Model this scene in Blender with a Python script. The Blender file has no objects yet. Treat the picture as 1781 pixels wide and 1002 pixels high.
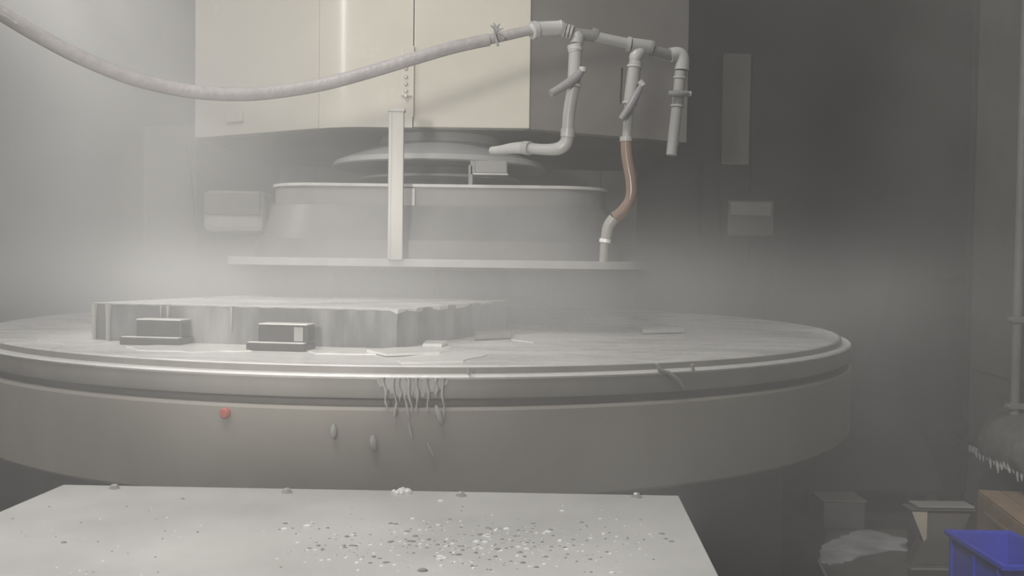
import bpy, bmesh, math, random
from mathutils import Vector, Matrix
random.seed(7)
PI = math.pi
scene = bpy.context.scene
C = scene.collection

# ------------------------------------------------------------------ camera
F = 1700.0
PITCH = math.atan(51 / F)
CAMZ = 1.10
cam_d = bpy.data.cameras.new('camera')
cam_d.sensor_width = 36.0
cam_d.lens = 36.0 * F / 1781.0
cam_d.clip_start = 0.05
cam = bpy.data.objects.new('camera', cam_d)
C.objects.link(cam)
cam.location = (0, 0, CAMZ)
ROLL = 0.0133
CAM_R = Matrix.Rotation(PI / 2 - PITCH, 3, 'X') @ Matrix.Rotation(ROLL, 3, 'Z')
cam.rotation_euler = CAM_R.to_euler()
scene.camera = cam

# ------------------------------------------------------------------ world, lights, exposure
w = bpy.data.worlds.new('workshop_air')
scene.world = w
w.use_nodes = True
bg = w.node_tree.nodes['Background']
bg.inputs['Color'].default_value = (1.0, 0.975, 0.94, 1)
bg.inputs['Strength'].default_value = 0.24


def aim(o, p):
    o.rotation_euler = (Vector(p) - o.location).to_track_quat('-Z', 'Y').to_euler()


def spot(name, loc, target, power, size_deg, blend, radius, col):
    d = bpy.data.lights.new(name, 'SPOT')
    d.energy = power
    d.spot_size = math.radians(size_deg)
    d.spot_blend = blend
    d.shadow_soft_size = radius
    d.color = col
    o = bpy.data.objects.new(name, d)
    C.objects.link(o)
    o.location = loc
    aim(o, target)
    return o


def area(name, loc, target, power, sx, sy, col):
    d = bpy.data.lights.new(name, 'AREA')
    d.shape = 'RECTANGLE'
    d.size = sx
    d.size_y = sy
    d.energy = power
    d.color = col
    o = bpy.data.objects.new(name, d)
    C.objects.link(o)
    o.location = loc
    aim(o, target)
    return o


spot('work_lamp', (-0.50, 0.25, 1.32), (-0.32, 3.0, 1.33), 108, 48, 0.9, 0.06, (1.0, 0.965, 0.91))
area('ceiling_lamp', (-0.85, 0.9, 3.3), (-0.45, 1.5, 0.8), 48, 1.2, 0.4, (1.0, 0.98, 0.95))
spot('mist_fill_light', (-1.35, 2.2, 2.15), (-0.5, 2.6, 0.93), 62, 58, 1.0, 0.10, (1.0, 0.97, 0.93))  # unseen spot added to brighten the mist over the table
spot('clutter_fill_light', (0.75, 1.7, 2.2), (1.75, 3.35, 0.05), 160, 34, 0.8, 0.12, (1.0, 0.97, 0.93))  # unseen spot added to brighten the clutter on the floor
area('strip_lamp', (-2.05, 1.35, 2.50), (-0.58, 2.95, 1.7), 11, 0.14, 0.95, (1.0, 0.98, 0.95))
vs = scene.view_settings
vs.view_transform = 'Standard'
vs.look = 'None'
vs.gamma = 1.0
vs.exposure = 0.0
vs.use_curve_mapping = False
scene.cycles.use_denoising = True
scene.cycles.max_bounces = 6
scene.cycles.volume_bounces = 1
scene.cycles.volume_max_steps = 128


# ------------------------------------------------------------------ helpers
def at(px, py, Y):
    """world point seen at a pixel, at world depth Y"""
    d = CAM_R @ Vector(((px - 890.5) / F, (501 - py) / F, -1.0))
    k = Y / d.y
    return Vector((d.x * k, Y, CAMZ + d.z * k))


def on(px, py, z):
    """world point seen at a pixel, on the level z"""
    d = CAM_R @ Vector(((px - 890.5) / F, (501 - py) / F, -1.0))
    k = (z - CAMZ) / d.z
    return Vector((d.x * k, d.y * k, z))


class MB:
    def __init__(self):
        self.v, self.f = [], []

    def add(self, vs, fs):
        n = len(self.v)
        self.v += [tuple(p) for p in vs]
        self.f += [tuple(i + n for i in f) for f in fs]
        return self

    def box(self, x0, x1, y0, y1, z0, z1, M=None):
        p = [Vector((x, y, z)) for z in (z0, z1) for y in (y0, y1) for x in (x0, x1)]
        if M:
            p = [M @ q for q in p]
        return self.add(p, [(0, 2, 3, 1), (4, 5, 7, 6), (0, 1, 5, 4), (2, 6, 7, 3), (0, 4, 6, 2), (1, 3, 7, 5)])

    def prism(self, poly, z0, z1):
        n = len(poly)
        p = [(x, y, z0) for x, y in poly] + [(x, y, z1) for x, y in poly]
        fs = [tuple(reversed(range(n))), tuple(range(n, 2 * n))]
        fs += [(i, (i + 1) % n, n + (i + 1) % n, n + i) for i in range(n)]
        return self.add(p, fs)

    def rings(self, rings, close=True, cap0=True, cap1=True):
        n = len(rings[0])
        vs, fs = [], []
        for r in rings:
            vs += r
        for k in range(len(rings) - 1):
            for i in range(n):
                j = (i + 1) % n
                fs.append((k * n + i, k * n + j, (k + 1) * n + j, (k + 1) * n + i))
        if cap0:
            fs.append(tuple(reversed(range(n))))
        if cap1:
            fs.append(tuple((len(rings) - 1) * n + i for i in range(n)))
        return self.add(vs, fs)

    def lathe(self, prof, c=(0, 0), n=96, cap0=True, cap1=True):
        return self.rings([[(c[0] + r * math.cos(2 * PI * i / n), c[1] + r * math.sin(2 * PI * i / n), z) for i in range(n)] for r, z in prof],
                          True, cap0, cap1)

    def tube(self, pts, rad, n=16, smooth=0):
        pts = [Vector(p) for p in pts]
        rads = list(rad) if hasattr(rad, '__len__') else [rad] * len(pts)
        if smooth:
            q, rr = [], []
            for i in range(len(pts) - 1):
                p0, p1, p2, p3 = pts[max(i - 1, 0)], pts[i], pts[i + 1], pts[min(i + 2, len(pts) - 1)]
                for s in range(smooth):
                    t = s / smooth
                    q.append(0.5 * (2 * p1 + (p2 - p0) * t + (2 * p0 - 5 * p1 + 4 * p2 - p3) * t * t + (3 * p1 - p0 - 3 * p2 + p3) * t ** 3))
                    rr.append(rads[i] * (1 - t) + rads[i + 1] * t)
            q.append(pts[-1])
            rr.append(rads[-1])
            pts, rads = q, rr
        up = None
        rs = []
        for i, p in enumerate(pts):
            a, b = pts[max(i - 1, 0)], pts[min(i + 1, len(pts) - 1)]
            t = (b - a)
            if t.length < 1e-9:
                t = pts[i] - pts[i - 2] if i > 1 else pts[i + 2] - pts[i]
            t.normalize()
            if up is None:
                up = Vector((0, 0, 1)) if abs(t.z) < 0.9 else Vector((1, 0, 0))
            s = t.cross(up).normalized()
            up = s.cross(t).normalized()
            rs.append([tuple(p + (s * math.cos(2 * PI * k / n) + up * math.sin(2 * PI * k / n)) * rads[i]) for k in range(n)])
        return self.rings(rs)

    def cyl(self, a, b, r, n=16):
        return self.tube([a, b], r, n)

    def build(self, name, m, parent=None, smooth=True, bevel=0.0, seg=2):
        me = bpy.data.meshes.new(name)
        me.from_pydata(self.v, [], self.f)
        bm = bmesh.new()
        bm.from_mesh(me)
        bmesh.ops.recalc_face_normals(bm, faces=bm.faces)
        bm.to_mesh(me)
        bm.free()
        if smooth:
            me.polygons.foreach_set('use_smooth', [True] * len(me.polygons))
            me.set_sharp_from_angle(angle=math.radians(32))
        me.materials.append(m)
        o = bpy.data.objects.new(name, me)
        C.objects.link(o)
        if parent:
            o.parent = parent
            o.matrix_parent_inverse = Matrix.Translation(-parent.location)
        if bevel:
            b = o.modifiers.new('bevel', 'BEVEL')
            b.width = bevel
            b.segments = seg
            b.limit_method = 'ANGLE'
            b.harden_normals = False
        return o


def tag(o, label, cat, group=None, kind=None):
    o['label'] = label
    if cat:
        o['category'] = cat
    if group:
        o['group'] = group
    if kind:
        o['kind'] = kind
    return o


def thing(name, loc, label, cat, group=None):
    o = bpy.data.objects.new(name, None)
    o.empty_display_size = 0.1
    C.objects.link(o)
    o.location = loc
    return tag(o, label, cat, group)


def struct(o, label=None):
    o['kind'] = 'structure'
    if label:
        o['label'] = label
    return o


def mat(name, col, rough=0.5, metal=0.0, var=0.12, scale=6.0, bump=0.0, col2=None, stretch=(1, 1, 1), thr=(0.35, 0.7), trans=0.0, ior=1.45, rvar=0.0, bscale=None):
    m = bpy.data.materials.new(name)
    m.use_nodes = True
    nt = m.node_tree
    N, L = nt.nodes, nt.links
    p = N['Principled BSDF']
    tc = N.new('ShaderNodeTexCoord')
    mp = N.new('ShaderNodeMapping')
    mp.inputs['Scale'].default_value = stretch
    L.new(tc.outputs['Object'], mp.inputs['Vector'])
    nz = N.new('ShaderNodeTexNoise')
    nz.inputs['Scale'].default_value = scale
    nz.inputs['Detail'].default_value = 6
    nz.inputs['Roughness'].default_value = 0.62
    L.new(mp.outputs['Vector'], nz.inputs['Vector'])
    rp = N.new('ShaderNodeValToRGB')
    e = rp.color_ramp.elements
    e[0].position, e[1].position = thr
    a = tuple(min(1, c * (1 - var)) for c in col)
    b = col2 if col2 else tuple(min(1, c * (1 + var)) for c in col)
    e[0].color = (*a, 1)
    e[1].color = (*b, 1)
    L.new(nz.outputs['Fac'], rp.inputs['Fac'])
    L.new(rp.outputs['Color'], p.inputs['Base Color'])
    p.inputs['Roughness'].default_value = rough
    if rvar:
        mr = N.new('ShaderNodeMapRange')
        mr.inputs['From Min'].default_value = 0.3
        mr.inputs['From Max'].default_value = 0.7
        mr.inputs['To Min'].default_value = max(0.03, rough - rvar)
        mr.inputs['To Max'].default_value = min(1, rough + rvar)
        L.new(nz.outputs['Fac'], mr.inputs['Value'])
        L.new(mr.outputs['Result'], p.inputs['Roughness'])
    p.inputs['Metallic'].default_value = metal
    p.inputs['Transmission Weight'].default_value = trans
    p.inputs['IOR'].default_value = ior
    if bump:
        n2 = N.new('ShaderNodeTexNoise')
        n2.inputs['Scale'].default_value = bscale or scale * 3
        n2.inputs['Detail'].default_value = 5
        L.new(mp.outputs['Vector'], n2.inputs['Vector'])
        bp = N.new('ShaderNodeBump')
        bp.inputs['Strength'].default_value = bump
        bp.inputs['Distance'].default_value = 0.01
        L.new(n2.outputs['Fac'], bp.inputs['Height'])
        L.new(bp.outputs['Normal'], p.inputs['Normal'])
    return m


M = {}
M['cream'] = mat('cream_paint', (0.56, 0.53, 0.455), 0.24, var=0.05, scale=3, bump=0.015, rvar=0.06)
M['grey_paint_and_shade'] = mat('grey_machine_paint_and_shade', (0.20, 0.19, 0.18), 0.5, var=0.12, scale=4)
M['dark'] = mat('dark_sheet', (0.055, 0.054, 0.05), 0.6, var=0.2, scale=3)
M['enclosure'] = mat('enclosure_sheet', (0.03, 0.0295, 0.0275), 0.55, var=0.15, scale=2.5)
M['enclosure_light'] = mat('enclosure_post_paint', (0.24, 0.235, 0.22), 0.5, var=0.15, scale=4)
M['black'] = mat('black_rubber', (0.02, 0.02, 0.02), 0.6, var=0.3, scale=5)
M['floor'] = mat('oily_concrete', (0.07, 0.068, 0.062), 0.45, var=0.35, scale=3, bump=0.1, rvar=0.2)
M['chuck'] = mat('wet_ground_steel', (0.68, 0.67, 0.65), 0.30, var=0.14, scale=5, bump=0.05, stretch=(1, 2.5, 1), rvar=0.12)
M['rim_edge'] = mat('rim_steel', (0.26, 0.25, 0.235), 0.4, var=0.15, scale=8, stretch=(1, 1, 0.2))
M['foam'] = mat('white_foam_and_highlight', (0.80, 0.79, 0.76), 0.25, var=0.06, scale=20, bump=0.25)
M['skirt'] = mat('skirt_steel', (0.31, 0.295, 0.275), 0.42, var=0.14, scale=7, stretch=(1, 1, 0.25))
M['groove_shade'] = mat('shaded_groove_steel', (0.15, 0.14, 0.128), 0.5, var=0.1, scale=6)  # shadow line of the recess is put into this darker steel
M['apron'] = mat('apron_paint', (0.31, 0.285, 0.25), 0.5, var=0.14, scale=3.2, col2=(0.35, 0.335, 0.295), stretch=(1, 1, 0.5))
M['steel_top'] = mat('wet_plate_top', (0.60, 0.595, 0.58), 0.28, var=0.1, scale=6, bump=0.06, rvar=0.12)
M['steel_side'] = mat('flame_cut_steel', (0.17, 0.17, 0.168), 0.42, var=0.25, scale=9, col2=(0.46, 0.46, 0.45), stretch=(1, 1, 0.22), thr=(0.46, 0.80), bump=0.25, bscale=26)
M['block'] = mat('dark_stop_steel', (0.05, 0.049, 0.047), 0.38, var=0.2, scale=20, bump=0.1)
M['block_pale'] = mat('pale_stop_steel', (0.30, 0.295, 0.285), 0.3, var=0.3, scale=18)
M['bar'] = mat('galvanised_bar', (0.33, 0.32, 0.295), 0.4, var=0.14, scale=10, stretch=(1, 1, 0.15), metal=0.15)
M['guard'] = mat('guard_sheet', (0.17, 0.167, 0.163), 0.42, var=0.14, scale=4, bump=0.04)
M['guard_low'] = mat('guard_skirt_sheet', (0.15, 0.148, 0.145), 0.42, var=0.16, scale=4, bump=0.04)
M['guard_rim'] = mat('guard_rim_steel', (0.38, 0.375, 0.36), 0.35, var=0.12, scale=12)
M['spindle'] = mat('spindle_steel', (0.36, 0.36, 0.355), 0.35, var=0.1, scale=6, metal=0.2)
M['wheel'] = mat('abrasive', (0.10, 0.098, 0.09), 0.9, var=0.3, scale=60, bump=0.3)
M['hose'] = mat('grey_hose', (0.31, 0.295, 0.292), 0.36, var=0.1, scale=18, bump=0.25, bscale=70)
M['pvc'] = mat('grey_pvc', (0.34, 0.337, 0.327), 0.34, var=0.08, scale=10, bump=0.05)
M['pvc_white'] = mat('pale_pvc', (0.42, 0.417, 0.405), 0.34, var=0.08, scale=10)
M['pvc_dark'] = mat('dull_pvc', (0.20, 0.20, 0.195), 0.45, var=0.1, scale=10)
M['handle'] = mat('valve_handle', (0.24, 0.235, 0.24), 0.4, var=0.08, scale=10)
M['clear_hose'] = mat('stained_clear_hose', (0.30, 0.215, 0.175), 0.16, var=0.25, scale=14, stretch=(1, 1, 0.3), trans=0.25)
M['clear_tip'] = mat('milky_clear_hose', (0.48, 0.47, 0.44), 0.14, var=0.1, scale=10, trans=0.3)
M['cover'] = mat('wet_cover_sheet', (0.55, 0.545, 0.525), 0.42, var=0.09, scale=4, bump=0.04, rvar=0.14)
M['screw'] = mat('zinc_screw', (0.62, 0.61, 0.58), 0.3, metal=0.6, var=0.1)
M['water'] = mat('water_drop', (0.45, 0.45, 0.44), 0.08, var=0.1, scale=3, trans=0.25, ior=1.33)
M['drop_highlight'] = mat('highlight_water_drop', (0.86, 0.86, 0.85), 0.08, var=0.05, scale=3)  # white stands in for the highlights on some of the drops
M['runoff'] = mat('milky_runoff', (0.44, 0.43, 0.405), 0.16, var=0.1, scale=30, stretch=(1, 1, 0.2), trans=0.15, ior=1.33, bump=0.2)
M['red'] = mat('red_plastic', (0.50, 0.13, 0.10), 0.4)
M['blue'] = mat('blue_plastic', (0.05, 0.07, 0.62), 0.38, var=0.12, scale=8)
M['cardboard'] = mat('brown_cardboard', (0.36, 0.25, 0.155), 0.75, var=0.16, scale=9, stretch=(1, 1, 2))
M['tape'] = mat('packing_tape', (0.42, 0.33, 0.22), 0.3, var=0.1)
M['sludge'] = mat('wet_grey_sludge', (0.58, 0.58, 0.59), 0.25, var=0.3, scale=9, bump=0.2)
M['crust'] = mat('dried_sludge', (0.22, 0.21, 0.195), 0.7, var=0.3, scale=12, bump=0.5)
M['tan'] = mat('tan_board', (0.58, 0.51, 0.41), 0.6, var=0.1)
M['stand'] = mat('stand_sheet', (0.15, 0.14, 0.13), 0.4, var=0.2, scale=8)

cp_ = M['cream'].node_tree.nodes['Principled BSDF']
cp_.inputs['Coat Weight'].default_value = 0.7
cp_.inputs['Coat Roughness'].default_value = 0.15

# ------------------------------------------------------------------ room shell: the grinder's enclosure
YB = 4.55                                          # back wall of the enclosure
struct(MB().box(-3.2, 3.2, -1.2, 5.2, -0.08, 0).build('floor', M['floor'], smooth=False), 'oily dark concrete floor under the grinder')
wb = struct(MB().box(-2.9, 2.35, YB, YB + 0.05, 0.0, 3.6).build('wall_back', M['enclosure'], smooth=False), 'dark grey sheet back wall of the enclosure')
corner = at(1690, 400, YB).x


def wallx(y):
    return corner - 0.055 * (YB - y)


def side_poly(y0, y1, t):
    return [(wallx(y0), y0), (wallx(y1), y1), (wallx(y1) + t, y1), (wallx(y0) + t, y0)]


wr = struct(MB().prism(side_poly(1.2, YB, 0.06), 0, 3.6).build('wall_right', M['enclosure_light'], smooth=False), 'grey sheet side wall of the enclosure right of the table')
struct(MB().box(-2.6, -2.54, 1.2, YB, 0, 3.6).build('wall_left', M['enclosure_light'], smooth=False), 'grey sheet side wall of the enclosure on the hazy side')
# panels and posts of the back wall
x0, x1 = at(1306, 200, YB).x, at(1686, 200, YB).x
zt, zb_ = at(1306, 96, YB).z, at(1306, 480, YB).z
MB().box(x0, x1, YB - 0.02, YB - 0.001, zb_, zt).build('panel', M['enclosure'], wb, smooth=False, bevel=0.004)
a = at(1255, 96, YB)
MB().box(a.x, x0 - 0.012, YB - 0.035, YB - 0.001, at(1280, 288, YB).z, zt).build('panel', M['enclosure_light'], wb, smooth=False, bevel=0.004)
MB().box(at(1217, 350, YB).x, at(1248, 350, YB).x, YB - 0.06, YB - 0.001, at(1230, 422, YB).z, at(1230, 288, YB).z).build('post', M['black'], wb, smooth=False, bevel=0.004)
MB().box(corner - 0.03, corner - 0.004, YB - 0.03, YB - 0.001, 0.05, 3.5).build('corner_strip', M['dark'], wb, smooth=False, bevel=0.003)
for q in range(3):
    y0 = YB - 0.06 - q * 0.5
    MB().prism([(wallx(y0) - 0.012, y0), (wallx(y0) + 0.001, y0), (wallx(y0 - 0.44) + 0.001, y0 - 0.44), (wallx(y0 - 0.44) - 0.012, y0 - 0.44)], 0.62, 3.4).build('panel', M['enclosure_light'], wr, smooth=False, bevel=0.003)

# junction box on the back wall
jb = thing('junction_box', at(1292, 386, YB - 0.07), 'small pale grey box fixed on the dark back wall beyond the brown hose', 'box')
MB().box(at(1254, 380, YB).x, at(1332, 380, YB).x, YB - 0.14, YB - 0.002, at(1292, 412, YB).z, at(1292, 352, YB).z).build('body', M['enclosure_light'], jb, smooth=False, bevel=0.006)
MB().box(at(1257, 380, YB).x, at(1326, 380, YB).x, YB - 0.152, YB - 0.14, at(1292, 378, YB).z, at(1292, 355, YB).z).build('lid', M['guard_rim'], jb, smooth=False, bevel=0.004)

# vertical rail on the right wall with pipe clamps
ry = 3.97
rx = wallx(ry) - 0.045
rail = thing('wall_rail', (rx, ry, 0.45), 'pale upright pipe running up the right enclosure wall', 'pipe')
MB().cyl((rx, ry, 0.47), (rx, ry, 3.4), 0.018, 16).build('pipe', M['guard_rim'], rail)
for py in (556, 706):
    z = at(1770, py, ry).z
    cl = MB().box(rx - 0.030, rx + 0.034, ry - 0.026, ry + 0.026, z - 0.012, z + 0.012).build('clamp', M['guard_rim'], rail, smooth=False, bevel=0.004)
    MB().cyl((rx - 0.045, ry - 0.008, z), (rx - 0.030, ry - 0.008, z), 0.008, 8).build('bolt', M['screw'], cl)

# sludge-crusted ledge along the right wall
LY0, LY1 = 2.7, 4.18
led = thing('splash_ledge', (wallx(3.6) - 0.1, 3.6, 0.32), 'sludge-crusted ledge with a dripping lower edge along the right wall', 'ledge')
secs = []
ns = 30
for i in range(ns + 1):
    y = LY1 + (LY0 - LY1) * i / ns
    ex = wallx(y) - 0.002
    wob = 0.012 * math.sin(i * 1.7) + 0.008 * math.sin(i * 3.1)
    e = min(1.0, (i + 0.6) / 3)
    prof = [(0, 0.31), (-0.10 * e, 0.30), (-0.15 * e, 0.315), (-0.165 * e + wob * .4, 0.36), (-0.155 * e, 0.41 + wob), (-0.12 * e, 0.455 + wob), (-0.06 * e, 0.485 + wob), (0, 0.50)]
    secs.append([(ex + dx, y, z) for dx, z in prof])
MB().rings(secs).build('ledge_body', M['crust'], led)
d = MB()
for k in range(46):
    y = LY1 - 0.03 - k * 0.034
    ex = wallx(y) - 0.146
    r = random.uniform(0.005, 0.012)
    h = random.uniform(0.015, 0.05)
    d.tube([(ex, y, 0.33), (ex - 0.002, y, 0.318 - h * .4), (ex, y, 0.318 - h)], [r, r * .8, r * .25], 7)
dd = d.build('drip_crust', M['sludge'], led)
dd['kind'] = 'stuff'

# ------------------------------------------------------------------ rotary table
CX, CY, R = -0.259, 2.958, 1.190
ZT = CAMZ - 0.1968
c = (CX, CY)
tb = thing('rotary_table', (CX, CY, ZT - 0.06), 'large round wet steel grinding table with a stepped rim', 'machine table')
MB().lathe([(1.19, ZT - 0.03), (R, ZT - 0.014), (R, ZT - 0.003), (R - 0.003, ZT), (0.9, ZT), (0.3, ZT)], c, 160).build('table_top', M['chuck'], tb)
MB().lathe([(R + 0.001, ZT - 0.016), (R + 0.0045, ZT - 0.015), (R + 0.0045, ZT - 0.0035), (R + 0.001, ZT - 0.0025)], c, 160, False, False).build('rim_edge', M['rim_edge'], tb)
MB().lathe([(1.15, ZT - 0.03), (1.2150, ZT - 0.022), (1.2185, ZT - 0.018), (1.216, ZT - 0.0142), (1.19, ZT - 0.0142)], c, 160).build('wet_lip_highlight', M['foam'], tb)  # bright wet highlight along the lip put into a foam-white colour
MB().lathe([(1.15, ZT - 0.057), (1.211, ZT - 0.057), (1.214, ZT - 0.052), (1.214, ZT - 0.018), (1.15, ZT - 0.018)], c, 160).build('skirt', M['skirt'], tb)

base = thing('machine_base', (CX, CY, 0), 'round painted machine base below the rotary table', 'machine base')
MB().lathe([(1.0, ZT - 0.075), (1.190, ZT - 0.073), (1.190, ZT - 0.058), (1.0, ZT - 0.058)], c, 128).build('groove_ring', M['groove_shade'], base)
ab = 0.66
MB().lathe([(1.15, ab), (1.214, ab), (1.220, ab + 0.006), (1.220, ZT - 0.078), (1.214, ZT - 0.073), (1.15, ZT - 0.073)], c, 160).build('apron', M['apron'], base)
MB().lathe([(1.05, 0.02), (1.05, ab)], c, 96).build('pedestal', M['dark'], base)
MB().lathe([(1.12, 0.0), (1.12, 0.05), (1.08, 0.08)], c, 96).build('foot_ring', M['dark'], base)
# red plug on the apron
g = on(393, 718, ZT - 0.105)
ang = math.atan2(at(393, 718, 1.9).y - CY, at(393, 718, 1.9).x - CX)
ap = at(393, 718, 1.86)
for it in range(20):
    r_ = math.hypot(ap.x - CX, ap.y - CY)
    ap = at(393, 718, ap.y + (r_ - 1.220) * 0.8)
nrm = Vector((ap.x - CX, ap.y - CY, 0)).normalized()
MB().tube([ap - nrm * 0.004, ap + nrm * 0.006, ap + nrm * 0.010], [0.010, 0.010, 0.007], 18).build('plug', M['red'], base)['label'] = 'small round red plug on the apron'

# white coolant foam lying on the table around the plate: flat irregular patches
def patch(mb, pts, z, th, jit=0.004, sub=5):
    q = []
    n = len(pts)
    for i in range(n):
        a, b = Vector(pts[i]), Vector(pts[(i + 1) % n])
        for s in range(sub):
            p = a.lerp(b, s / sub)
            q.append((p.x + random.uniform(-jit, jit), p.y + random.uniform(-jit, jit)))
    mb.prism(q, z, z + th)


fo = MB()
for quad in ([(60, 592), (170, 590), (205, 598), (120, 601)],
             [(225, 604), (330, 598), (425, 603), (440, 611), (330, 613), (240, 610)],
             [(530, 607), (640, 606), (650, 617), (545, 616)],
             [(690, 624), (800, 612), (850, 618), (800, 630), (700, 632)],
             [(880, 583), (960, 585), (1000, 592), (930, 597), (890, 592)],
             [(700, 606), (760, 600), (790, 606), (740, 612)]):
    patch(fo, [on(px, py, ZT)[:2] for px, py in quad], ZT - 0.001, 0.003, 0.006, 4)
tag(fo.build('coolant_foam', M['foam']), 'white foamy coolant lying on the table around the thick steel plate', 'coolant', kind='stuff')

# ------------------------------------------------------------------ thick steel plate being ground
FL, FR, BR = on(163, 592, ZT), on(690, 607, ZT), on(880, 576, ZT)
BL = FL + (BR - FR)
HW = 0.086
wp = thing('steel_workpiece', ((FL + BR) / 2), 'thick flame-cut steel plate lying on the round table, wet on top', 'steel plate')
segs = []
cor = [FL, FR, BR, BL]
cnt = [44, 26, 20, 14]
for i in range(4):
    a, b = cor[i], cor[(i + 1) % 4]
    for s in range(cnt[i]):
        t = s / cnt[i]
        p = a.lerp(b, t)
        nn = (b - a).cross(Vector((0, 0, 1))).normalized()
        edge = min(1, min(t, 1 - t) * 8)
        segs.append((p, nn, edge, i))
rings = []
levels = [0.0, 0.012, 0.03, 0.05, 0.068, HW - 0.004]
for k, z in enumerate(levels):
    ring = []
    for (p, nn, e, i) in segs:
        amp = 0.0008 if i == 0 else 0.0022
        o_ = random.uniform(-amp, amp) * (0.3 + 0.7 * e)
        if k == 0:
            o_ -= 0.003
        ring.append((p.x + nn.x * o_, p.y + nn.y * o_, ZT + z))
    rings.append(ring)
MB().rings(rings, True, True, True).build('cut_sides', M['steel_side'], wp)
tops = []
for k, (dz, off) in enumerate(((-0.006, 0.0005), (-0.001, 0.003), (0.0, 0.0), (0.0, -0.02))):
    ring = []
    for q, (p, nn, e, i) in enumerate(segs):
        o_ = 0.0012 * math.sin(q * 2.3) + 0.0008 * math.sin(q * 5.1) if i != 1 else 0.006 * math.sin(q * 1.1) + 0.004 * math.sin(q * 2.7)
        jz = 0.002 + 0.0007 * math.sin(q * 1.9) if (i != 1 and k < 1) else 0
        if i == 1 and k == 0:
            jz = -0.0025 + 0.003 * math.sin(q * 1.4)
        ring.append((p.x + nn.x * (o_ * e + off), p.y + nn.y * (o_ * e + off), ZT + HW + dz + jz))
    tops.append(ring)
MB().rings(tops, True, True, True).build('ground_face', M['steel_top'], wp)['label'] = 'bright wet ground top face'
# pale coolant trickling down the front side
dr = MB()
dirf = (FR - FL)
nf = dirf.cross(Vector((0, 0, 1))).normalized()
for t, wd, ln in ((0.004, 0.012, 1.0), (0.052, 0.013, 1.0), (0.258, 0.007, .5), (0.235, 0.004, .42), (0.47, 0.006, .7)):
    p = FL + dirf * t + nf * 0.003
    zt_, zl = ZT + HW - 0.003, ZT + HW * (1 - ln) + 0.001
    dr.rings([[(p.x + dirf.normalized().x * wd * a * k + nf.x * b * 0.004, p.y + dirf.normalized().y * wd * a * k + nf.y * b * 0.004, z)
               for a, b in ((-.5, 0), (-.3, 1), (.3, 1), (.5, 0))] for z, k in ((zt_, 1.3), ((zt_ * .6 + zl * .4), .85), (zl, .8 if ln == 1.0 else .2))])
dro = dr.build('coolant_trickle', M['runoff'], wp)
dro['kind'] = 'stuff'


# ------------------------------------------------------------------ magnetic stops in front of the plate
def stop_block(px0, px1, pyt, pyb, fx0, fx1, fyb, label, has_patch):
    f = on((px0 + px1) / 2, fyb, ZT)
    t = thing('stop_block', f, label, 'stop block', 'dark stop blocks along the plate front')
    ang = math.atan2(dirf.y, dirf.x)
    rot = Matrix.Translation(Vector((f.x, f.y, 0))) @ Matrix.Rotation(ang, 4, 'Z')
    sc = f.y / F
    hw = (fx1 - fx0) / 2 * sc
    cx = ((fx0 + fx1) / 2 - (px0 + px1) / 2) * sc
    bz = ZT + 0.016
    MB().box(cx - hw, cx + hw, -0.004, 0.062, ZT, bz, rot).build('base_plate', M['block'], t, smooth=False, bevel=0.003)
    MB().box(cx - hw + .003, cx + hw - .003, -0.002, 0.016, bz, bz + 0.002, rot).build('wet_edge', M['foam'], t, smooth=False, bevel=0.001)
    bw = (px1 - px0) / 2 * sc
    zt_ = at((px0 + px1) / 2, pyt, f.y + 0.02).z
    MB().box(-bw, bw, 0.016, 0.060, bz, zt_, rot).build('block', M['block'], t, smooth=False, bevel=0.004)
    MB().box(-bw + .002, bw - .002, 0.014, 0.058, zt_, zt_ + 0.0025, rot).build('wet_top', M['foam'], t, smooth=False, bevel=0.001)
    if has_patch:
        MB().box(bw * .45, bw * .8, 0.0145, 0.016, bz + .004, zt_ - .004, rot).build('pale_patch', M['block_pale'], t, smooth=False)  # paler rectangle set on the block front
    return t


stop_block(226, 312, 557, 590, 204, 316, 601, 'dark steel stop block nearer the far-left end of the plate', False)
stop_block(440, 533, 565, 598, 425, 533, 611, 'dark steel stop block with a pale patch before the middle of the plate', True)

# thin flat pieces on the table
def flat(name, quad, th, m, label, cat, z=None, edge=None):
    z = ZT if z is None else z
    p = [on(px, py, z)[:2] for px, py in quad]
    t = thing(name, (p[0][0], p[0][1], z), label, cat)
    MB().prism(p, z + th * .25, z + th).build('sheet', m, t, smooth=False)
    q = [(x, y) for x, y in p]
    MB().prism(q, z, z + th * .25).build('under_edge', edge or M['block'], t, smooth=False)
    return t


flat('shim_plate', [(638, 613), (672, 621), (765, 617), (752, 607), (690, 609)], 0.006, M['foam'], 'thin bent white-wet shim plate at the near corner of the steel plate', 'shim')
flat('shim_plate', [(735, 606), (768, 606), (778, 600), (742, 599)], 0.010, M['foam'], 'small white-wet shim tucked under the plate beyond its near corner', 'shim')
sb = flat('stop_bar', [(826, 593), (888, 590), (888, 583), (826, 586)], 0.014, M['block_pale'], 'low grey stop bar against the shaded side of the steel plate', 'stop block')
flat('stop_bar', [(1118, 582), (1190, 580), (1186, 572), (1116, 574)], 0.012, M['chuck'], 'flat pale bar alone on the far right part of the table', 'stop block')

# ------------------------------------------------------------------ wheel guard: rounded rectangular stepped splash guard
gd = thing('wheel_guard', at(745, 455, 3.1), 'stepped grey sheet splash guard around the grinding wheel', 'guard')
GC = Vector((at(760, 390, 2.66).x, 3.16, 0))


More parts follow.
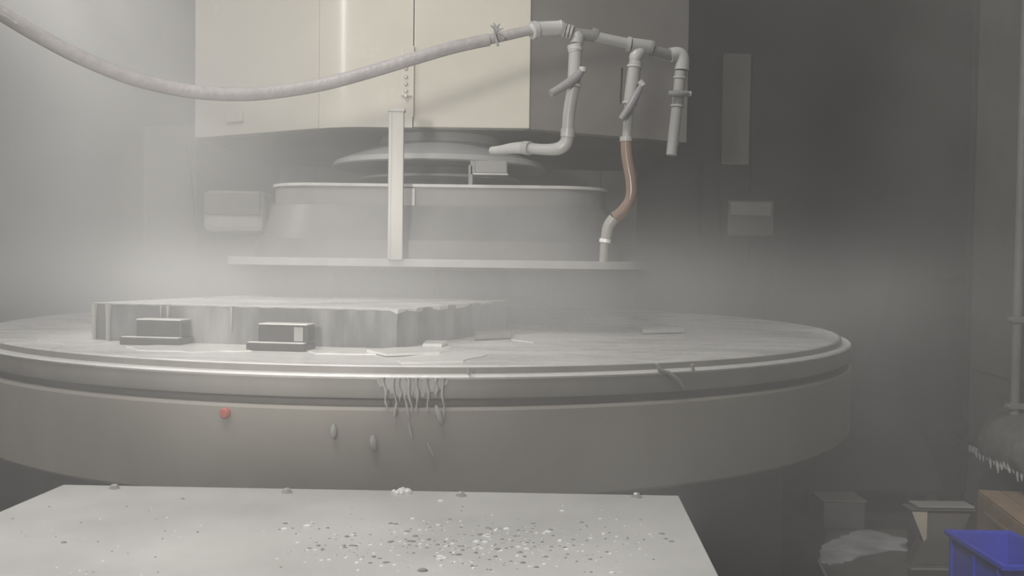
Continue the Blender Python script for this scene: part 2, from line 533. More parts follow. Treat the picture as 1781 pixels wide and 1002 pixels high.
def rrect(hx, hy, r, n=10):
    q = []
    for sx, sy, a0 in ((1, 1, 0), (-1, 1, 90), (-1, -1, 180), (1, -1, 270)):
        for i in range(n + 1):
            a = math.radians(a0 + 90 * i / n)
            q.append((GC.x + sx * (hx - r) + r * math.cos(a), GC.y + sy * (hy - r) + r * math.sin(a)))
    return q


def wallring(hx, hy, r, z0, z1, th=0.012, mb=None, hx1=None):
    mb = mb or MB()
    o, i_ = rrect(hx, hy, r), rrect(hx - th, hy - th, r - th)
    o1, i1 = (rrect(hx1, hy - (hx - hx1), r), rrect(hx1 - th, hy - (hx - hx1) - th, r - th)) if hx1 else (o, i_)
    n = len(o)
    vs_ = [(x, y, z0) for x, y in o] + [(x, y, z1) for x, y in o1] + [(x, y, z1) for x, y in i1] + [(x, y, z0) for x, y in i_]
    fs = []
    for k in range(4):
        for i in range(n):
            j = (i + 1) % n
            fs.append((k * n + i, k * n + j, ((k + 1) % 4) * n + j, ((k + 1) % 4) * n + i))
    mb.add(vs_, fs)
    return mb


Yf = 2.66
z320, z360, z420, z452, z464 = (at(690, y, Yf).z for y in (321, 360, 420, 450, 463))
HX, HY = 0.47, 0.50
wallring(HX, HY, 0.14, z360, z320).build('upper_band', M['guard'], gd)
wallring(HX + 0.006, HY + 0.006, 0.145, z320 - 0.006, z320 + 0.002, 0.02).build('top_lip', M['guard_rim'], gd)
wallring(HX + 0.035, HY + 0.035, 0.16, z420, z360 + 0.004, 0.03, hx1=HX + 0.008).build('middle_skirt', M['guard_low'], gd)
wallring(HX + 0.05, HY + 0.05, 0.17, z452 - 0.002, z420 + 0.003, 0.03).build('lower_band', M['guard'], gd)
wallring(HX + 0.115, HY + 0.115, 0.2, z464, z452, 0.09).build('bottom_rim', M['guard_rim'], gd)
# upright flat bar fixed on the front of the guard
yb = GC.y - HY - 0.115
bx0, bx1 = at(675, 300, yb - 0.01).x, at(702, 300, yb - 0.01).x
ztop = at(690, 191, yb).z
ba = MB().box(bx0, bx1, yb - 0.012, yb - 0.002, z452 - 0.004, ztop).build('upright_bar', M['bar'], gd, smooth=False, bevel=0.002)
ba['label'] = 'tall pale flat steel bar standing on the guard rim'
MB().box(bx0 - 0.002, bx1 + 0.002, yb - 0.015, yb + 0.012, ztop - 0.006, ztop + 0.002).build('bar_cap', M['guard_rim'], ba, smooth=False, bevel=0.001)
MB().box(bx0 + 0.004, bx0 + 0.008, yb - 0.0135, yb - 0.011, z452, ztop - 0.01).build('bar_rib', M['guard_rim'], ba, smooth=False)
# joint plate on the upper band beside the bar
MB().box(at(702, 340, Yf).x, at(722, 340, Yf).x, GC.y - HY - 0.006, GC.y - HY + 0.001, z360, z320 - 0.01).build('joint_plate', M['guard_rim'], gd, smooth=False, bevel=0.001)
# bracket standing on the guard top
yk = GC.y - HY + 0.006
bk = MB()
bk.box(at(815, 290, yk).x, at(823, 290, yk).x, yk - 0.012, yk + 0.03, z320, at(850, 288, yk).z)
bk.box(at(818, 290, yk).x, at(829, 290, yk).x, yk - 0.012, yk + 0.03, at(850, 305, yk).z, at(850, 280, yk).z)
bko = bk.build('bracket', M['guard'], gd, smooth=False, bevel=0.002)
bko['label'] = 'small bracket with a box clipped on top of the guard'
MB().box(at(826, 290, yk).x, at(883, 290, yk).x, yk - 0.03, yk + 0.04, at(850, 304, yk).z, at(850, 281, yk).z).build('bracket_box', M['guard'], bko, smooth=False, bevel=0.004)
MB().box(at(824, 290, yk).x, at(884, 290, yk).x, yk - 0.033, yk + 0.04, at(850, 306, yk).z, at(850, 303, yk).z).build('bracket_shelf', M['guard_rim'], bko, smooth=False, bevel=0.001)

# ------------------------------------------------------------------ grinding head with cream covers
YH = 2.95
hd = thing('grinder_carriage', at(735, 222, 3.4), 'grinder carriage with cream front covers and chamfered sides above the splash guard', 'grinding machine')
zh = at(735, 222, YH).z
xl, xm, xr = at(549, 222, YH).x, at(718, 222, YH).x, at(921, 222, YH).x
YC = 3.24
xll, xrr = at(330, 242, YC).x, at(1195, 242, YC).x
ZTOP = 2.6
body = [(xl + .20, YH + 0.02), (xr - .01, YH + 0.02), (xrr - .02, YC + 0.02), (xrr - .02, 4.262), (xll + .02, 4.262), (xll + .02, YC + 0.08), (xl + .03, YH + 0.09)]
MB().prism(body, zh + 0.012, ZTOP).build('head_casting', M['grey_paint_and_shade'], hd, smooth=False, bevel=0.006)


def panel(name, a, b, z0, z1, th, m, out, bev=0.003):
    a, b = Vector(a), Vector(b)
    n = (b - a).normalized()
    n = Vector((n.y, -n.x))
    q = [a + n * out, b + n * out, b + n * (out - th), a + n * (out - th)]
    return MB().prism([tuple(v) for v in q], z0, z1).build(name, m, hd, smooth=False, bevel=bev)


cdir = Vector((xll - xl, YC - YH)).normalized()
tb_ = 0.095
cnr = Vector((xl + tb_ * (-cdir.x), YH))
pa, pb = cnr + cdir * tb_, cnr + Vector((tb_, 0))
arc = []
for k in range(13):
    t = k / 12
    arc.append(pa * (1 - t) ** 2 + cnr * 2 * t * (1 - t) + pb * t * t)
arc.append(Vector((xm - 0.0015, YH)))
inner = [p + Vector((0.008, 0.016)) for p in reversed(arc)]
inner[0].x = xm - 0.0015
MB().prism([tuple(p) for p in arc + inner], zh, ZTOP).build('front_cover', M['cream'], hd)
panel('front_cover', (xm + 0.0015, YH), (xr, YH), zh + 0.001, ZTOP, 0.016, M['cream'], 0.0)
panel('side_cover', (xll, YC + (pa.y - YH)), (pa.x - 0.003, pa.y + 0.002), zh, ZTOP, 0.016, M['cream'], 0.0)
panel('side_cover', (xr + 0.001, YH + 0.01), (xrr, YC), zh, ZTOP, 0.016, M['grey_paint_and_shade'], 0.0)['label'] = 'cream side cover with its shade painted in as grey'  # cream cover turned from the lamp; its shade is put into the grey
# underside and spindle
MB().prism([(x, y) for x, y in body], zh - 0.002, zh + 0.012).build('underside', M['grey_paint_and_shade'], hd, smooth=False)
SC = (at(765, 270, 3.2).x, 3.22)
z277, z300 = at(735, 277, 2.86).z, at(735, 300, 2.9).z
MB().lathe([(0.345, z277), (0.35, z277 + 0.004), (0.34, z277 + 0.02), (0.20, z277 + 0.075), (0.19, zh)], SC, 80).build('spindle_flange', M['spindle'], hd)
MB().lathe([(0.16, z300 - 0.004), (0.26, z300 - 0.004), (0.262, z300 + 0.002), (0.26, z300 + 0.004), (0.16, z300 + 0.004)], SC, 80).build('spindle_disc', M['spindle'], hd)
MB().lathe([(0.155, ZT + HW + 0.12), (0.155, z277 + 0.01)], SC, 64).build('spindle', M['dark'], hd)
# grinding wheel inside the guard
gw = MB().lathe([(0.36, ZT + HW + 0.075), (0.38, ZT + HW + 0.075), (0.38, ZT + HW + 0.13), (0.2, ZT + HW + 0.13), (0.2, ZT + HW + 0.075)], GC[:2], 64).build('grinding_wheel', M['spindle'], hd)
nseg = 12
for i in range(nseg):
    a0, a1 = 2 * PI * i / nseg + 0.05, 2 * PI * (i + 1) / nseg - 0.05
    po = [(GC.x + 0.37 * math.cos(a0 + (a1 - a0) * k / 5), GC.y + 0.37 * math.sin(a0 + (a1 - a0) * k / 5)) for k in range(6)]
    pi_ = [(GC.x + 0.29 * math.cos(a1 - (a1 - a0) * k / 5), GC.y + 0.29 * math.sin(a1 - (a1 - a0) * k / 5)) for k in range(6)]
    MB().prism(po + pi_, ZT + HW + 0.004, ZT + HW + 0.076).build('abrasive_segment', M['wheel'], gw, smooth=False)

# hinge strip with screws on the cover joint
sx0, sx1 = at(698, 120, YH).x, at(721, 120, YH).x
hs = MB().box(sx0, sx1, YH - 0.010, YH - 0.002, at(708, 168, YH).z, at(708, 81, YH).z).build('hinge_strip', M['cream'], hd, smooth=False, bevel=0.003)
for py in (119, 134, 146, 158, 167):
    p = at(706, py, YH - 0.012)
    MB().tube([(p.x, YH - 0.008, p.z), (p.x, YH - 0.014, p.z), (p.x, YH - 0.017, p.z)], [0.006, 0.006, 0.003], 10).build('screw', M['screw'], hs)
MB().box(sx1 - 0.004, sx1 - 0.001, YH - 0.014, YH - 0.002, zh + 0.03, at(708, 81, YH).z).build('seam_bead', M['cream'], hd, smooth=False)
# latch on the left chamfer
u = 0.42
p0 = Vector((xll + (pa.x - xll) * 0.28, YC + pa.y - YH + (YH - YC) * 0.28))
p1 = Vector((xll + (pa.x - xll) * 0.42, YC + pa.y - YH + (YH - YC) * 0.42))
panel('latch', p0, p1, zh + 0.04, zh + 0.075, 0.02, M['cream'], 0.012)

# column behind the head
colm = thing('grinder_upright', (-0.25, 4.4, 0), 'wide grey upright standing behind the cream-covered carriage', 'machine upright')
MB().box(-1.0, 0.52, 4.29, 4.53, 0.0, 2.6).build('column_body', M['grey_paint_and_shade'], colm, smooth=False, bevel=0.01)
MB().box(-1.02, -0.86, 4.265, 4.29, 0.6, 2.6).build('slide_way', M['guard'], colm, smooth=False, bevel=0.004)
MB().box(0.38, 0.54, 4.265, 4.29, 0.6, 2.6).build('slide_way', M['guard'], colm, smooth=False, bevel=0.004)

# grey box left of the guard and the left splash sheet
gb = thing('motor_box', at(400, 400, 3.2), 'pale grey box in the haze beside the splash guard', 'box')
MB().box(at(352, 370, 3.2).x, at(458, 370, 3.2).x, 3.2, 3.5, at(405, 404, 3.2).z, at(405, 331, 3.2).z).build('body', M['guard_rim'], gb, smooth=False, bevel=0.02)
MB().box(at(356, 370, 3.2).x, at(454, 370, 3.2).x, 3.19, 3.2, at(405, 374, 3.2).z, at(405, 335, 3.2).z).build('lid', M['guard'], gb, smooth=False, bevel=0.004)
MB().box(at(450, 370, 3.2).x, GC.x - HX + 0.004, 3.28, 3.42, at(405, 385, 3.2).z, at(405, 350, 3.2).z).build('mount_arm', M['guard'], gb, smooth=False, bevel=0.004)
ls = thing('splash_sheet', at(300, 560, 3.6), 'upright grey splash sheet in the haze left of the grinding head', 'splash sheet')
q0, q1 = at(252, 300, 4.02), at(342, 300, 3.92)
MB().prism([(q0.x, q0.y), (q1.x, q1.y), (q1.x, q1.y + .012), (q0.x, q0.y + .012)], 0.0, 1.62).build('sheet', M['guard_low'], ls, smooth=False)
MB().tube([at(324, 256, 3.91), at(331, 300, 3.91), at(337, 350, 3.91), at(341, 402, 3.91)], 0.005, 8, 4).build('edge_trim', M['dark'], ls)
MB().box(q0.x, q0.x + 0.02, q0.y - 0.012, q0.y + 0.012, 0.0, 1.62).build('fold', M['guard'], ls, smooth=False)

# ------------------------------------------------------------------ coolant hose
hs_pts = [(-260, -130, 1.62), (-120, -50, 1.66), (0, 22, 1.70), (60, 58, 1.73), (140, 100, 1.78), (230, 136, 1.84), (320, 157, 1.90), (400, 164, 1.95), (470, 161, 1.99), (560, 147, 2.03), (640, 126, 2.06), (720, 102, 2.09), (790, 82, 2.12), (850, 69, 2.14)]
hose = thing('coolant_hose', at(400, 164, 1.95), 'thick grey coolant hose sagging across the cream covers', 'hose')
MB().tube([at(*p) for p in hs_pts], 0.0135, 20, 10).build('hose_sleeve', M['hose'], hose)
MB().tube([at(*p) for p in ((840, 71, 2.14), (880, 62, 2.15), (915, 54, 2.16), (945, 50, 2.17))], 0.0112, 20, 6).build('hose_end', M['hose'], hose)
kn = MB()
p = at(863, 55, 2.13)
for dx, dz in ((-0.012, 0.012), (0.008, 0.016), (0.016, 0.006), (-0.006, 0.018)):
    kn.tube([p, p + Vector((dx * .5, -0.004, dz * .7)), p + Vector((dx, -0.006, dz))], [0.003, 0.0025, 0.001], 7)
kn.tube([at(863 + 14 * math.cos(0), 68, 2.127), at(860, 55, 2.127), at(866, 80, 2.127)], 0.003, 7)
kn.build('wire_tie', M['handle'], hose)['label'] = 'dark twisted wire tie'

# ------------------------------------------------------------------ pvc manifold with valves
mf = thing('pvc_manifold', at(1005, 90, 2.2), 'grey plastic pipe manifold with three valves beside the head', 'pipework')


def pipe(pts, r, name, m, sm=0, par=None, n=18):
    return MB().tube([at(*p) for p in pts], r, n, sm).build(name, m, par or mf)


pipe([(924, 54, 2.165), (930, 51, 2.166), (931, 51, 2.166), (972, 49, 2.185), (973, 49, 2.185), (978, 50, 2.187)], [0.014, 0.0185, 0.0165, 0.0165, 0.0185, 0.016], 'coupling', M['pvc_white'])
pipe([(925, 53, 2.16), (933, 52, 2.165)], 0.0195, 'collar', M['pvc_white'])
for k in range(3):
    pipe([(979 + k * 6, 53 + k * 1.6, 2.19), (983 + k * 6, 54 + k * 1.6, 2.19)], 0.0165, 'thread_ring', M['pvc'])
pipe([(975, 51, 2.188), (1000, 58, 2.195), (1036, 63, 2.205)], 0.0125, 'nipple', M['pvc_dark'])
pipe([(997, 58, 2.2), (1004, 66, 2.195), (1002, 78, 2.19)], [0.0145, 0.0165, 0.0135], 'tee', M['pvc'], 4)
pipe([(1034, 64, 2.205), (1095, 77, 2.22)], 0.0122, 'pipe', M['pvc'])
pipe([(1030, 60, 2.204), (1037, 62, 2.206)], 0.0155, 'collar', M['pvc_dark'])
pipe([(1090, 77, 2.22), (1097, 78, 2.22)], 0.0175, 'collar', M['pvc'])
pipe([(1097, 78, 2.22), (1134, 83, 2.23)], 0.0160, 'tee', M['pvc'])
pipe([(1131, 84, 2.23), (1136, 85, 2.23)], 0.0178, 'collar', M['pvc_dark'])
pipe([(1135, 87, 2.23), (1172, 97, 2.24)], 0.0115, 'pipe', M['pvc_dark'])
pipe([(1166, 96, 2.238), (1180, 94, 2.24), (1187, 103, 2.24), (1186, 122, 2.24)], [0.0165, 0.0155, 0.0155, 0.0165], 'elbow', M['pvc_white'], 5)


def valve(pts, r, hpts, hr, label):
    v = pipe([pts[0], pts[-1]], r, 'valve', M['pvc'], 0)
    v['label'] = label
    for p, q in ((pts[0], 0.06), (pts[-1], -0.06)):
        b = [p[i] + (pts[-1][i] - pts[0][i]) * q for i in range(3)]
        pipe([p, b], r * 1.18, 'valve_nut', M['pvc_white'], 0, v)
    h = MB().tube([at(*p) for p in hpts], hr, 12, 3)
    ho = h.build('valve_handle', M['handle'], v)
    return v


# first branch: valve, drop, elbow, horizontal pipe
valve([(1001, 84, 2.19), (1000, 118, 2.187), (998, 152, 2.185)], 0.0148, [(1014, 120, 2.170), (1004, 132, 2.165), (985, 147, 2.155), (958, 163, 2.14)], [0.006, 0.0105, 0.010, 0.008], 'ball valve with its grey handle turned across')
pipe([(999, 78, 2.19), (1001, 90, 2.19)], 0.0165, 'collar', M['pvc_white'])
pipe([(1014, 117, 2.168), (1013, 125, 2.168)], 0.0085, 'valve_stem', M['pvc_white'])
pipe([(998, 150, 2.187), (990, 195, 2.20), (987, 236, 2.21), (983, 250, 2.215), (970, 259, 2.22), (945, 260, 2.235), (915, 257, 2.26)], [0.0135, 0.0138, 0.0140, 0.0145, 0.0145, 0.0125, 0.0125], 'pipe', M['pvc'], 5)
pipe([(988, 224, 2.209), (987, 238, 2.21)], 0.0162, 'collar', M['pvc'])
pipe([(922, 258, 2.25), (912, 257, 2.262)], 0.0158, 'collar', M['pvc'])
pipe([(912, 257, 2.262), (890, 258, 2.29), (870, 261, 2.33), (856, 262, 2.36)], [0.0145, 0.0125, 0.0105, 0.0095], 'outlet', M['pvc_white'], 4)
# second branch: valve pointing down with a slanting handle
pipe([(1113, 88, 2.225), (1106, 98, 2.22), (1105, 106, 2.22)], [0.0145, 0.0155, 0.0125], 'tee', M['pvc_white'], 3)
pipe([(1106, 107, 2.218), (1105, 113, 2.218)], 0.0150, 'collar', M['guard_rim'])
valve([(1104, 114, 2.218), (1101, 145, 2.216), (1095, 182, 2.214)], 0.0146, [(1116, 148, 2.200), (1105, 168, 2.195), (1094, 188, 2.19), (1080, 208, 2.188)], [0.005, 0.0095, 0.0095, 0.007], 'ball valve with its handle slanting down the pipe')
pipe([(1112, 141, 2.20), (1119, 149, 2.20)], 0.007, 'valve_stem', M['pvc_white'])
pipe([(1095, 180, 2.214), (1092, 215, 2.212), (1090, 240, 2.212)], [0.012, 0.0105, 0.0105], 'pipe', M['pvc'], 3)
pipe([(1082, 118, 2.26), (1079, 180, 2.26)], 0.0022, 'support_wire', M['dark'])
# third branch: valve with a dark band handle and a plain end pipe
pipe([(1184, 124, 2.24), (1183, 134, 2.24)], 0.0135, 'collar', M['pvc'])
valve([(1183, 134, 2.24), (1181, 160, 2.24), (1178, 186, 2.24)], 0.0132, [(1163, 163, 2.222), (1182, 163, 2.22), (1197, 163, 2.225)], [0.0065, 0.008, 0.0065], 'ball valve with a short dark handle across it')
pipe([(1196, 163, 2.226), (1202, 163, 2.226)], 0.0055, 'valve_stem', M['pvc_white'])
pipe([(1178, 184, 2.24), (1172, 232, 2.238), (1168, 270, 2.236)], 0.0125, 'outlet', M['pvc'])

# flexible brown-stained hose hanging from the middle valve
fh = thing('flexible_hose', at(1090, 242, 2.212), 'brown-stained see-through hose hanging in an S bend from the middle valve', 'hose')
MB().tube([at(*p) for p in ((1089, 243, 2.212), (1091, 275, 2.212), (1098, 315, 2.21), (1097, 345, 2.21), (1084, 366, 2.212), (1068, 379, 2.215))], 0.0132, 18, 7).build('hose_tube', M['clear_hose'], fh)
MB().tube([at(*p) for p in ((1089, 238, 2.212), (1089, 246, 2.212))], 0.0145, 18).build('hose_clamp', M['guard_rim'], fh)
MB().tube([at(*p) for p in ((1068, 379, 2.215), (1058, 394, 2.218), (1053, 420, 2.22))], [0.0132, 0.0128, 0.0118], 18, 6).build('hose_tip', M['clear_tip'], fh)
MB().tube([at(*p) for p in ((1053, 416, 2.22), (1052, 422, 2.22))], 0.0135, 18).build('hose_clamp', M['foam'], fh)
MB().tube([at(*p) for p in ((1052, 421, 2.22), (1050, 456, 2.222))], 0.0105, 18, 2).build('nozzle', M['clear_tip'], fh)

# ------------------------------------------------------------------ coolant running off the rim
ro = MB()


def rimp(px, z, rad):
    y = 1.8
    for it in range(30):
        d = CAM_R @ Vector(((px - 890.5) / F, (501 - 650) / F, -1.0))
        x = d.x / d.y * y
        y += (math.hypot(x - CX, y - CY) - rad) * 0.7
    return Vector((x, y, z))


for k in range(9):                                # thin wavering strings
    px = (664, 686, 692, 707, 712, 728, 744, 760, 768)[k] + random.uniform(-3, 3)
    n_ = 7
    L = random.uniform(0.035, 0.085)
    w_ = random.uniform(0.0016, 0.0034)
    p = rimp(px, ZT - 0.018, 1.2195)
    ph, lean = random.uniform(0, 6), random.uniform(-0.003, 0.010)
    ro.tube([p + Vector((lean * q / n_ + 0.0016 * math.sin(ph + q * 1.3), -0.003, -L * q / n_)) for q in range(n_ + 1)],
            [w_ * (0.7 + 0.5 * math.sin(ph * 2 + q * 1.9) * .6) * (1 if q < n_ else .3) for q in range(n_ + 1)], 8, 3)
# thin film over the skirt below the lip
cols = 60
film = []
for i in range(cols + 1):
    px = 655 + 125 * i / cols
    env = math.sin(PI * i / cols) ** 0.5
    lo = 0.022 + env * (0.016 + 0.012 * abs(math.sin(i * 0.61)) + 0.010 * abs(math.sin(i * 1.37 + 1)))
    a = rimp(px, ZT - 0.020, 1.2155 + 0.0006 * math.sin(i * 1.1))
    film.append([(a.x, a.y, ZT - 0.020), (a.x, a.y - 0.0012 * env, ZT - 0.020 - (lo - .02) * .6), (a.x, a.y - 0.0008, ZT - lo), (a.x, a.y + 0.004, ZT - lo), (a.x, a.y + 0.004, ZT - 0.020)])
ro.rings(film)
for px, y0, px2, y1, w_ in ((710, 735, 717, 765, .0022), (743, 770, 755, 797, .0025), (758, 705, 768, 738, .005), (580, 738, 580, 764, .006), (648, 757, 650, 786, .007), (690, 700, 685, 728, .003), (704, 690, 712, 730, .002)):
    yy = rimp(px, 0, 1.228).y
    a, b = at(px, y0, yy), at(px2, y1, yy)
    ro.tube([a, a.lerp(b, .35), a.lerp(b, .75), b], [w_ * .3, w_, w_ * .9, w_ * .25], 8, 3)
for pts in ([(1143, 632), (1150, 645), (1166, 648)], [(1160, 648), (1178, 660), (1190, 678)], [(1204, 634), (1206, 645)], [(815, 640), (816, 652)]):
    q = []
    for px, py in pts:
        p = rimp(px, 0, 1.221)
        q.append(at(px, py, p.y))
    ro.tube(q, [0.004] + [0.005] * (len(q) - 2) + [0.0025], 8, 4)
tag(ro.build('coolant_runoff', M['runoff']), 'milky coolant running off the table rim in strings and drops', 'coolant', kind='stuff')

# ------------------------------------------------------------------ foreground cover plate
ZP = CAMZ - 0.385
A, B = on(110, 843, ZP), on(1180, 862, ZP)
Ld = (on(0, 890, ZP) - A).normalized()
Rd = (on(1250, 1002, ZP) - B).normalized()
D_, C_ = A + Ld * 1.05, B + Rd * 1.05
cv = thing('cover_plate', ((A + B) / 2 + (C_ + D_) / 2) / 2 - Vector((0, 0, ZP)), 'flat galvanised sheet cover in front of the table, wet with drops', 'cover')
poly = [tuple(p[:2]) for p in (A, B, C_, D_)]
MB().prism(list(reversed(poly)), ZP - 0.004, ZP).build('top_sheet', M['cover'], cv, smooth=False, bevel=0.0012)
for i in range(4):
    a, b = Vector(poly[i]), Vector(poly[(i + 1) % 4])
    n = Vector(((b - a).y, -(b - a).x)).normalized()
    cen = sum((Vector(q) for q in poly), Vector((0, 0))) / 4
    if (cen - a).dot(n) < 0:
        n = -n
    MB().prism([tuple(a + n * .004), tuple(b + n * .004), tuple(b + n * .008), tuple(a + n * .008)], 0.0, ZP - 0.004).build('skirt_panel', M['enclosure'], cv, smooth=False)
for px, py in ((199, 850), (499, 857), (802, 863), (1107, 865)):
    p = on(px, py, ZP)
    s = MB().tube([p, p + Vector((0, 0, .002))], 0.0088, 20).build('washer', M['screw'], cv)
    MB().tube([p + Vector((0, 0, .002)), p + Vector((0, 0, .0062)), p + Vector((0, 0, .0075))], [0.0058, 0.0058, 0.0042], 6).build('screw', M['screw'], s)
lu = MB()
p = on(694, 858, ZP)
for k in range(14):
    a, rr = random.uniform(0, 2 * PI), random.uniform(0, 0.014)
    q = p + Vector((rr * 1.4 * math.cos(a), rr * .6 * math.sin(a), 0))
    r = random.uniform(.004, .009)
    lu.tube([q, q + Vector((0, 0, r * .5)), q + Vector((0, 0, r * .9)), q + Vector((0, 0, r * 1.1))], [r, r * .9, r * .5, r * .12], 9)
tag(lu.build('foam_lump', M['foam']), 'lump of white foam on the far edge of the wet sheet cover', 'foam', kind='stuff')

# water drops on the cover
wd = MB()


def dome(p, r, fl, st=1.0, n=8):
    rs = []
    for k, (a, h) in enumerate(((1.0, 0), (0.86, .5), (0.5, .87), (0.12, 1.0))):
        rs.append([(p.x + r * a * math.cos(2 * PI * i / n) * st, p.y + r * a * math.sin(2 * PI * i / n), p.z + fl * r * h) for i in range(n)])
    wd.rings(rs)


for k in range(520):
    px = random.triangular(440, 1190, 830)
    py = random.triangular(895, 1000, 945)
    if px > 1170 + (py - 862) * .45:
        continue
    p = on(px, py, ZP)
    dome(p, random.choice((.0006, .0009, .0012, .0017, .0025)) * random.uniform(.8, 1.2), random.uniform(.5, .8), random.uniform(1, 1.8))
for k in range(70):
    px, py = random.uniform(10, 1180), random.uniform(880, 1000)
    p = on(px, py, ZP)
    dome(p, random.uniform(.0009, .0022), .6)
for px, py, r in ((767, 872, .004), (978, 889, .003), (111, 944, .003), (318, 868, .0025), (735, 993, .005), (495, 921, .004), (535, 916, .005)):
    dome(on(px, py, ZP), r, .7, 1.4)
wdo = wd.build('water_droplets', M['water'])
wdo.data.materials.append(M['drop_highlight'])
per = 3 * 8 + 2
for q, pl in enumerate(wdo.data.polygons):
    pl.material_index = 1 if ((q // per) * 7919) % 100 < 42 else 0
tag(wdo, 'water drops, some with highlights painted white, scattered over the galvanised sheet cover', 'water', kind='stuff')

# ------------------------------------------------------------------ floor clutter, lower right
# blue crate
ct = on(1672, 919, 0.20)
kx, ky = 1.485, 2.90
cr = thing('plastic_crate', (kx + 0.11, ky + 0.18, 0), 'open bright blue plastic crate on the floor by the brown box', 'crate')
W_, D2, H_ = 0.205, 0.37, 0.20
def crate_wall(x0, x1, y0, y1, nm='side_wall'):
    return MB().box(kx + x0, kx + x1, ky + y0, ky + y1, 0.008, H_).build(nm, M['blue'], cr, smooth=False, bevel=0.002)
crate_wall(0, .006, 0, D2); crate_wall(W_ - .006, W_, 0, D2); crate_wall(.006, W_ - .006, 0, .006); crate_wall(.006, W_ - .006, D2 - .006, D2)
MB().box(kx, kx + W_, ky, ky + D2, 0, 0.008).build('bottom', M['blue'], cr, smooth=False)
rm = MB()
rm.box(kx - .012, kx + .004, ky - .012, ky + D2 + .012, H_ - .012, H_ + .004)
rm.box(kx + W_ - .004, kx + W_ + .012, ky - .012, ky + D2 + .012, H_ - .012, H_ + .004)
rm.box(kx + .004, kx + W_ - .004, ky - .012, ky + .004, H_ - .012, H_ + .004)
rm.box(kx + .004, kx + W_ - .004, ky + D2 - .004, ky + D2 + .012, H_ - .012, H_ + .004)
rm.build('rim', M['blue'], cr, smooth=False, bevel=0.002)
for t in (0.08, 0.5, 0.92):
    MB().box(kx - .008, kx + .001, ky + D2 * t - .006, ky + D2 * t + .006, .01, H_ - .012).build('rib', M['blue'], cr, smooth=False, bevel=0.002)

# brown cardboard box
e0, e1 = on(1700, 852, 0.21), on(1781, 914, 0.21)
dv = (e1 - e0).normalized()
nv = Vector((-dv.y, dv.x, 0))
if nv.x < 0:
    nv = -nv
far, near = e0, e0 + dv * 0.60
bxw = 0.17
cb = thing('cardboard_box', ((far + near) / 2 - Vector((0, 0, .21))), 'closed brown cardboard box on the floor beyond the blue crate', 'box')
MB().prism([tuple(q[:2]) for q in (far, near, near + nv * bxw, far + nv * bxw)], 0, .205).build('carton', M['cardboard'], cb, smooth=False, bevel=0.006)
for s in (0, 1):
    a0 = nv * (bxw * (.5 * s) + .001)
    a1 = nv * (bxw * (.5 * s + .5) - .002)
    MB().prism([tuple(q[:2]) for q in (far + a0 - dv * .0, near + a0, near + a1, far + a1)], .205, .211).build('flap', M['cardboard'], cb, smooth=False, bevel=0.001)
MB().prism([tuple(q[:2]) for q in (far - nv * .0025 + dv * .1, near - nv * .0025, near + nv * .001, far + nv * .001 + dv * .1)], .135, .15).build('tape', M['tape'], cb, smooth=False)

# waisted sheet-metal stand
sy = 3.50
def fz(py): return at(1640, py, sy).z
def fx(px): return at(px, 940, sy).x
st = thing('metal_stand', (fx(1640), sy + .1, 0), 'waisted sheet-metal stand with a tan end, between sludge puddle and blue crate', 'stand')
zbot = max(0.0, fz(990))
zw, ztp = fz(942), fz(888)
secs = []
wR = [1668, 1650, 1668]
outl = [(fx(1586), 0.012), (fx(1606), zw), (fx(1584), ztp), (fx(1690), ztp), (fx(1668), zw), (fx(1690), 0.012)]
mb = MB()
n = len(outl)
mb.add([(x, sy, z) for x, z in outl] + [(x, sy + .06, z) for x, z in outl], [tuple(range(n)), tuple(reversed(range(n, 2 * n)))] + [(i, n + i, n + (i + 1) % n, (i + 1) % n) for i in range(n)])
mb.build('body', M['stand'], st, smooth=False, bevel=0.002)
mt = MB()
mt.add([(fx(1583), sy - .004, ztp), (fx(1611), sy - .004, ztp), (fx(1611), sy - .004, zw + .01), (fx(1606), sy - .004, zw), (fx(1583), sy - .001, ztp), (fx(1611), sy - .001, ztp), (fx(1611), sy - .001, zw + .01), (fx(1606), sy - .001, zw)],
       [(0, 1, 2, 3), (7, 6, 5, 4), (0, 4, 5, 1), (1, 5, 6, 2), (2, 6, 7, 3), (3, 7, 4, 0)])
mt.build('end_flap', M['tan'], st, smooth=False)['label'] = 'tan tapering flap'
MB().box(fx(1580), fx(1694), sy - .010, sy + .07, ztp, ztp + .006).build('top_plate', M['stand'], st, smooth=False, bevel=0.002)
MB().box(fx(1592), fx(1692), sy - .010, sy + .07, ztp + .010, ztp + .018).build('top_plate', M['skirt'], st, smooth=False, bevel=0.002)
MB().box(fx(1596), fx(1600), sy - .0, sy + .06, ztp + .006, ztp + .010).build('spacer', M['stand'], st, smooth=False)
MB().box(fx(1582), fx(1692), sy - .02, sy + .08, 0.0, .006).build('base_plate', M['skirt'], st, smooth=False, bevel=0.002)
MB().box(fx(1584), fx(1692), sy - .012, sy + .07, 0.006, .012).build('base_plate', M['stand'], st, smooth=False, bevel=0.002)

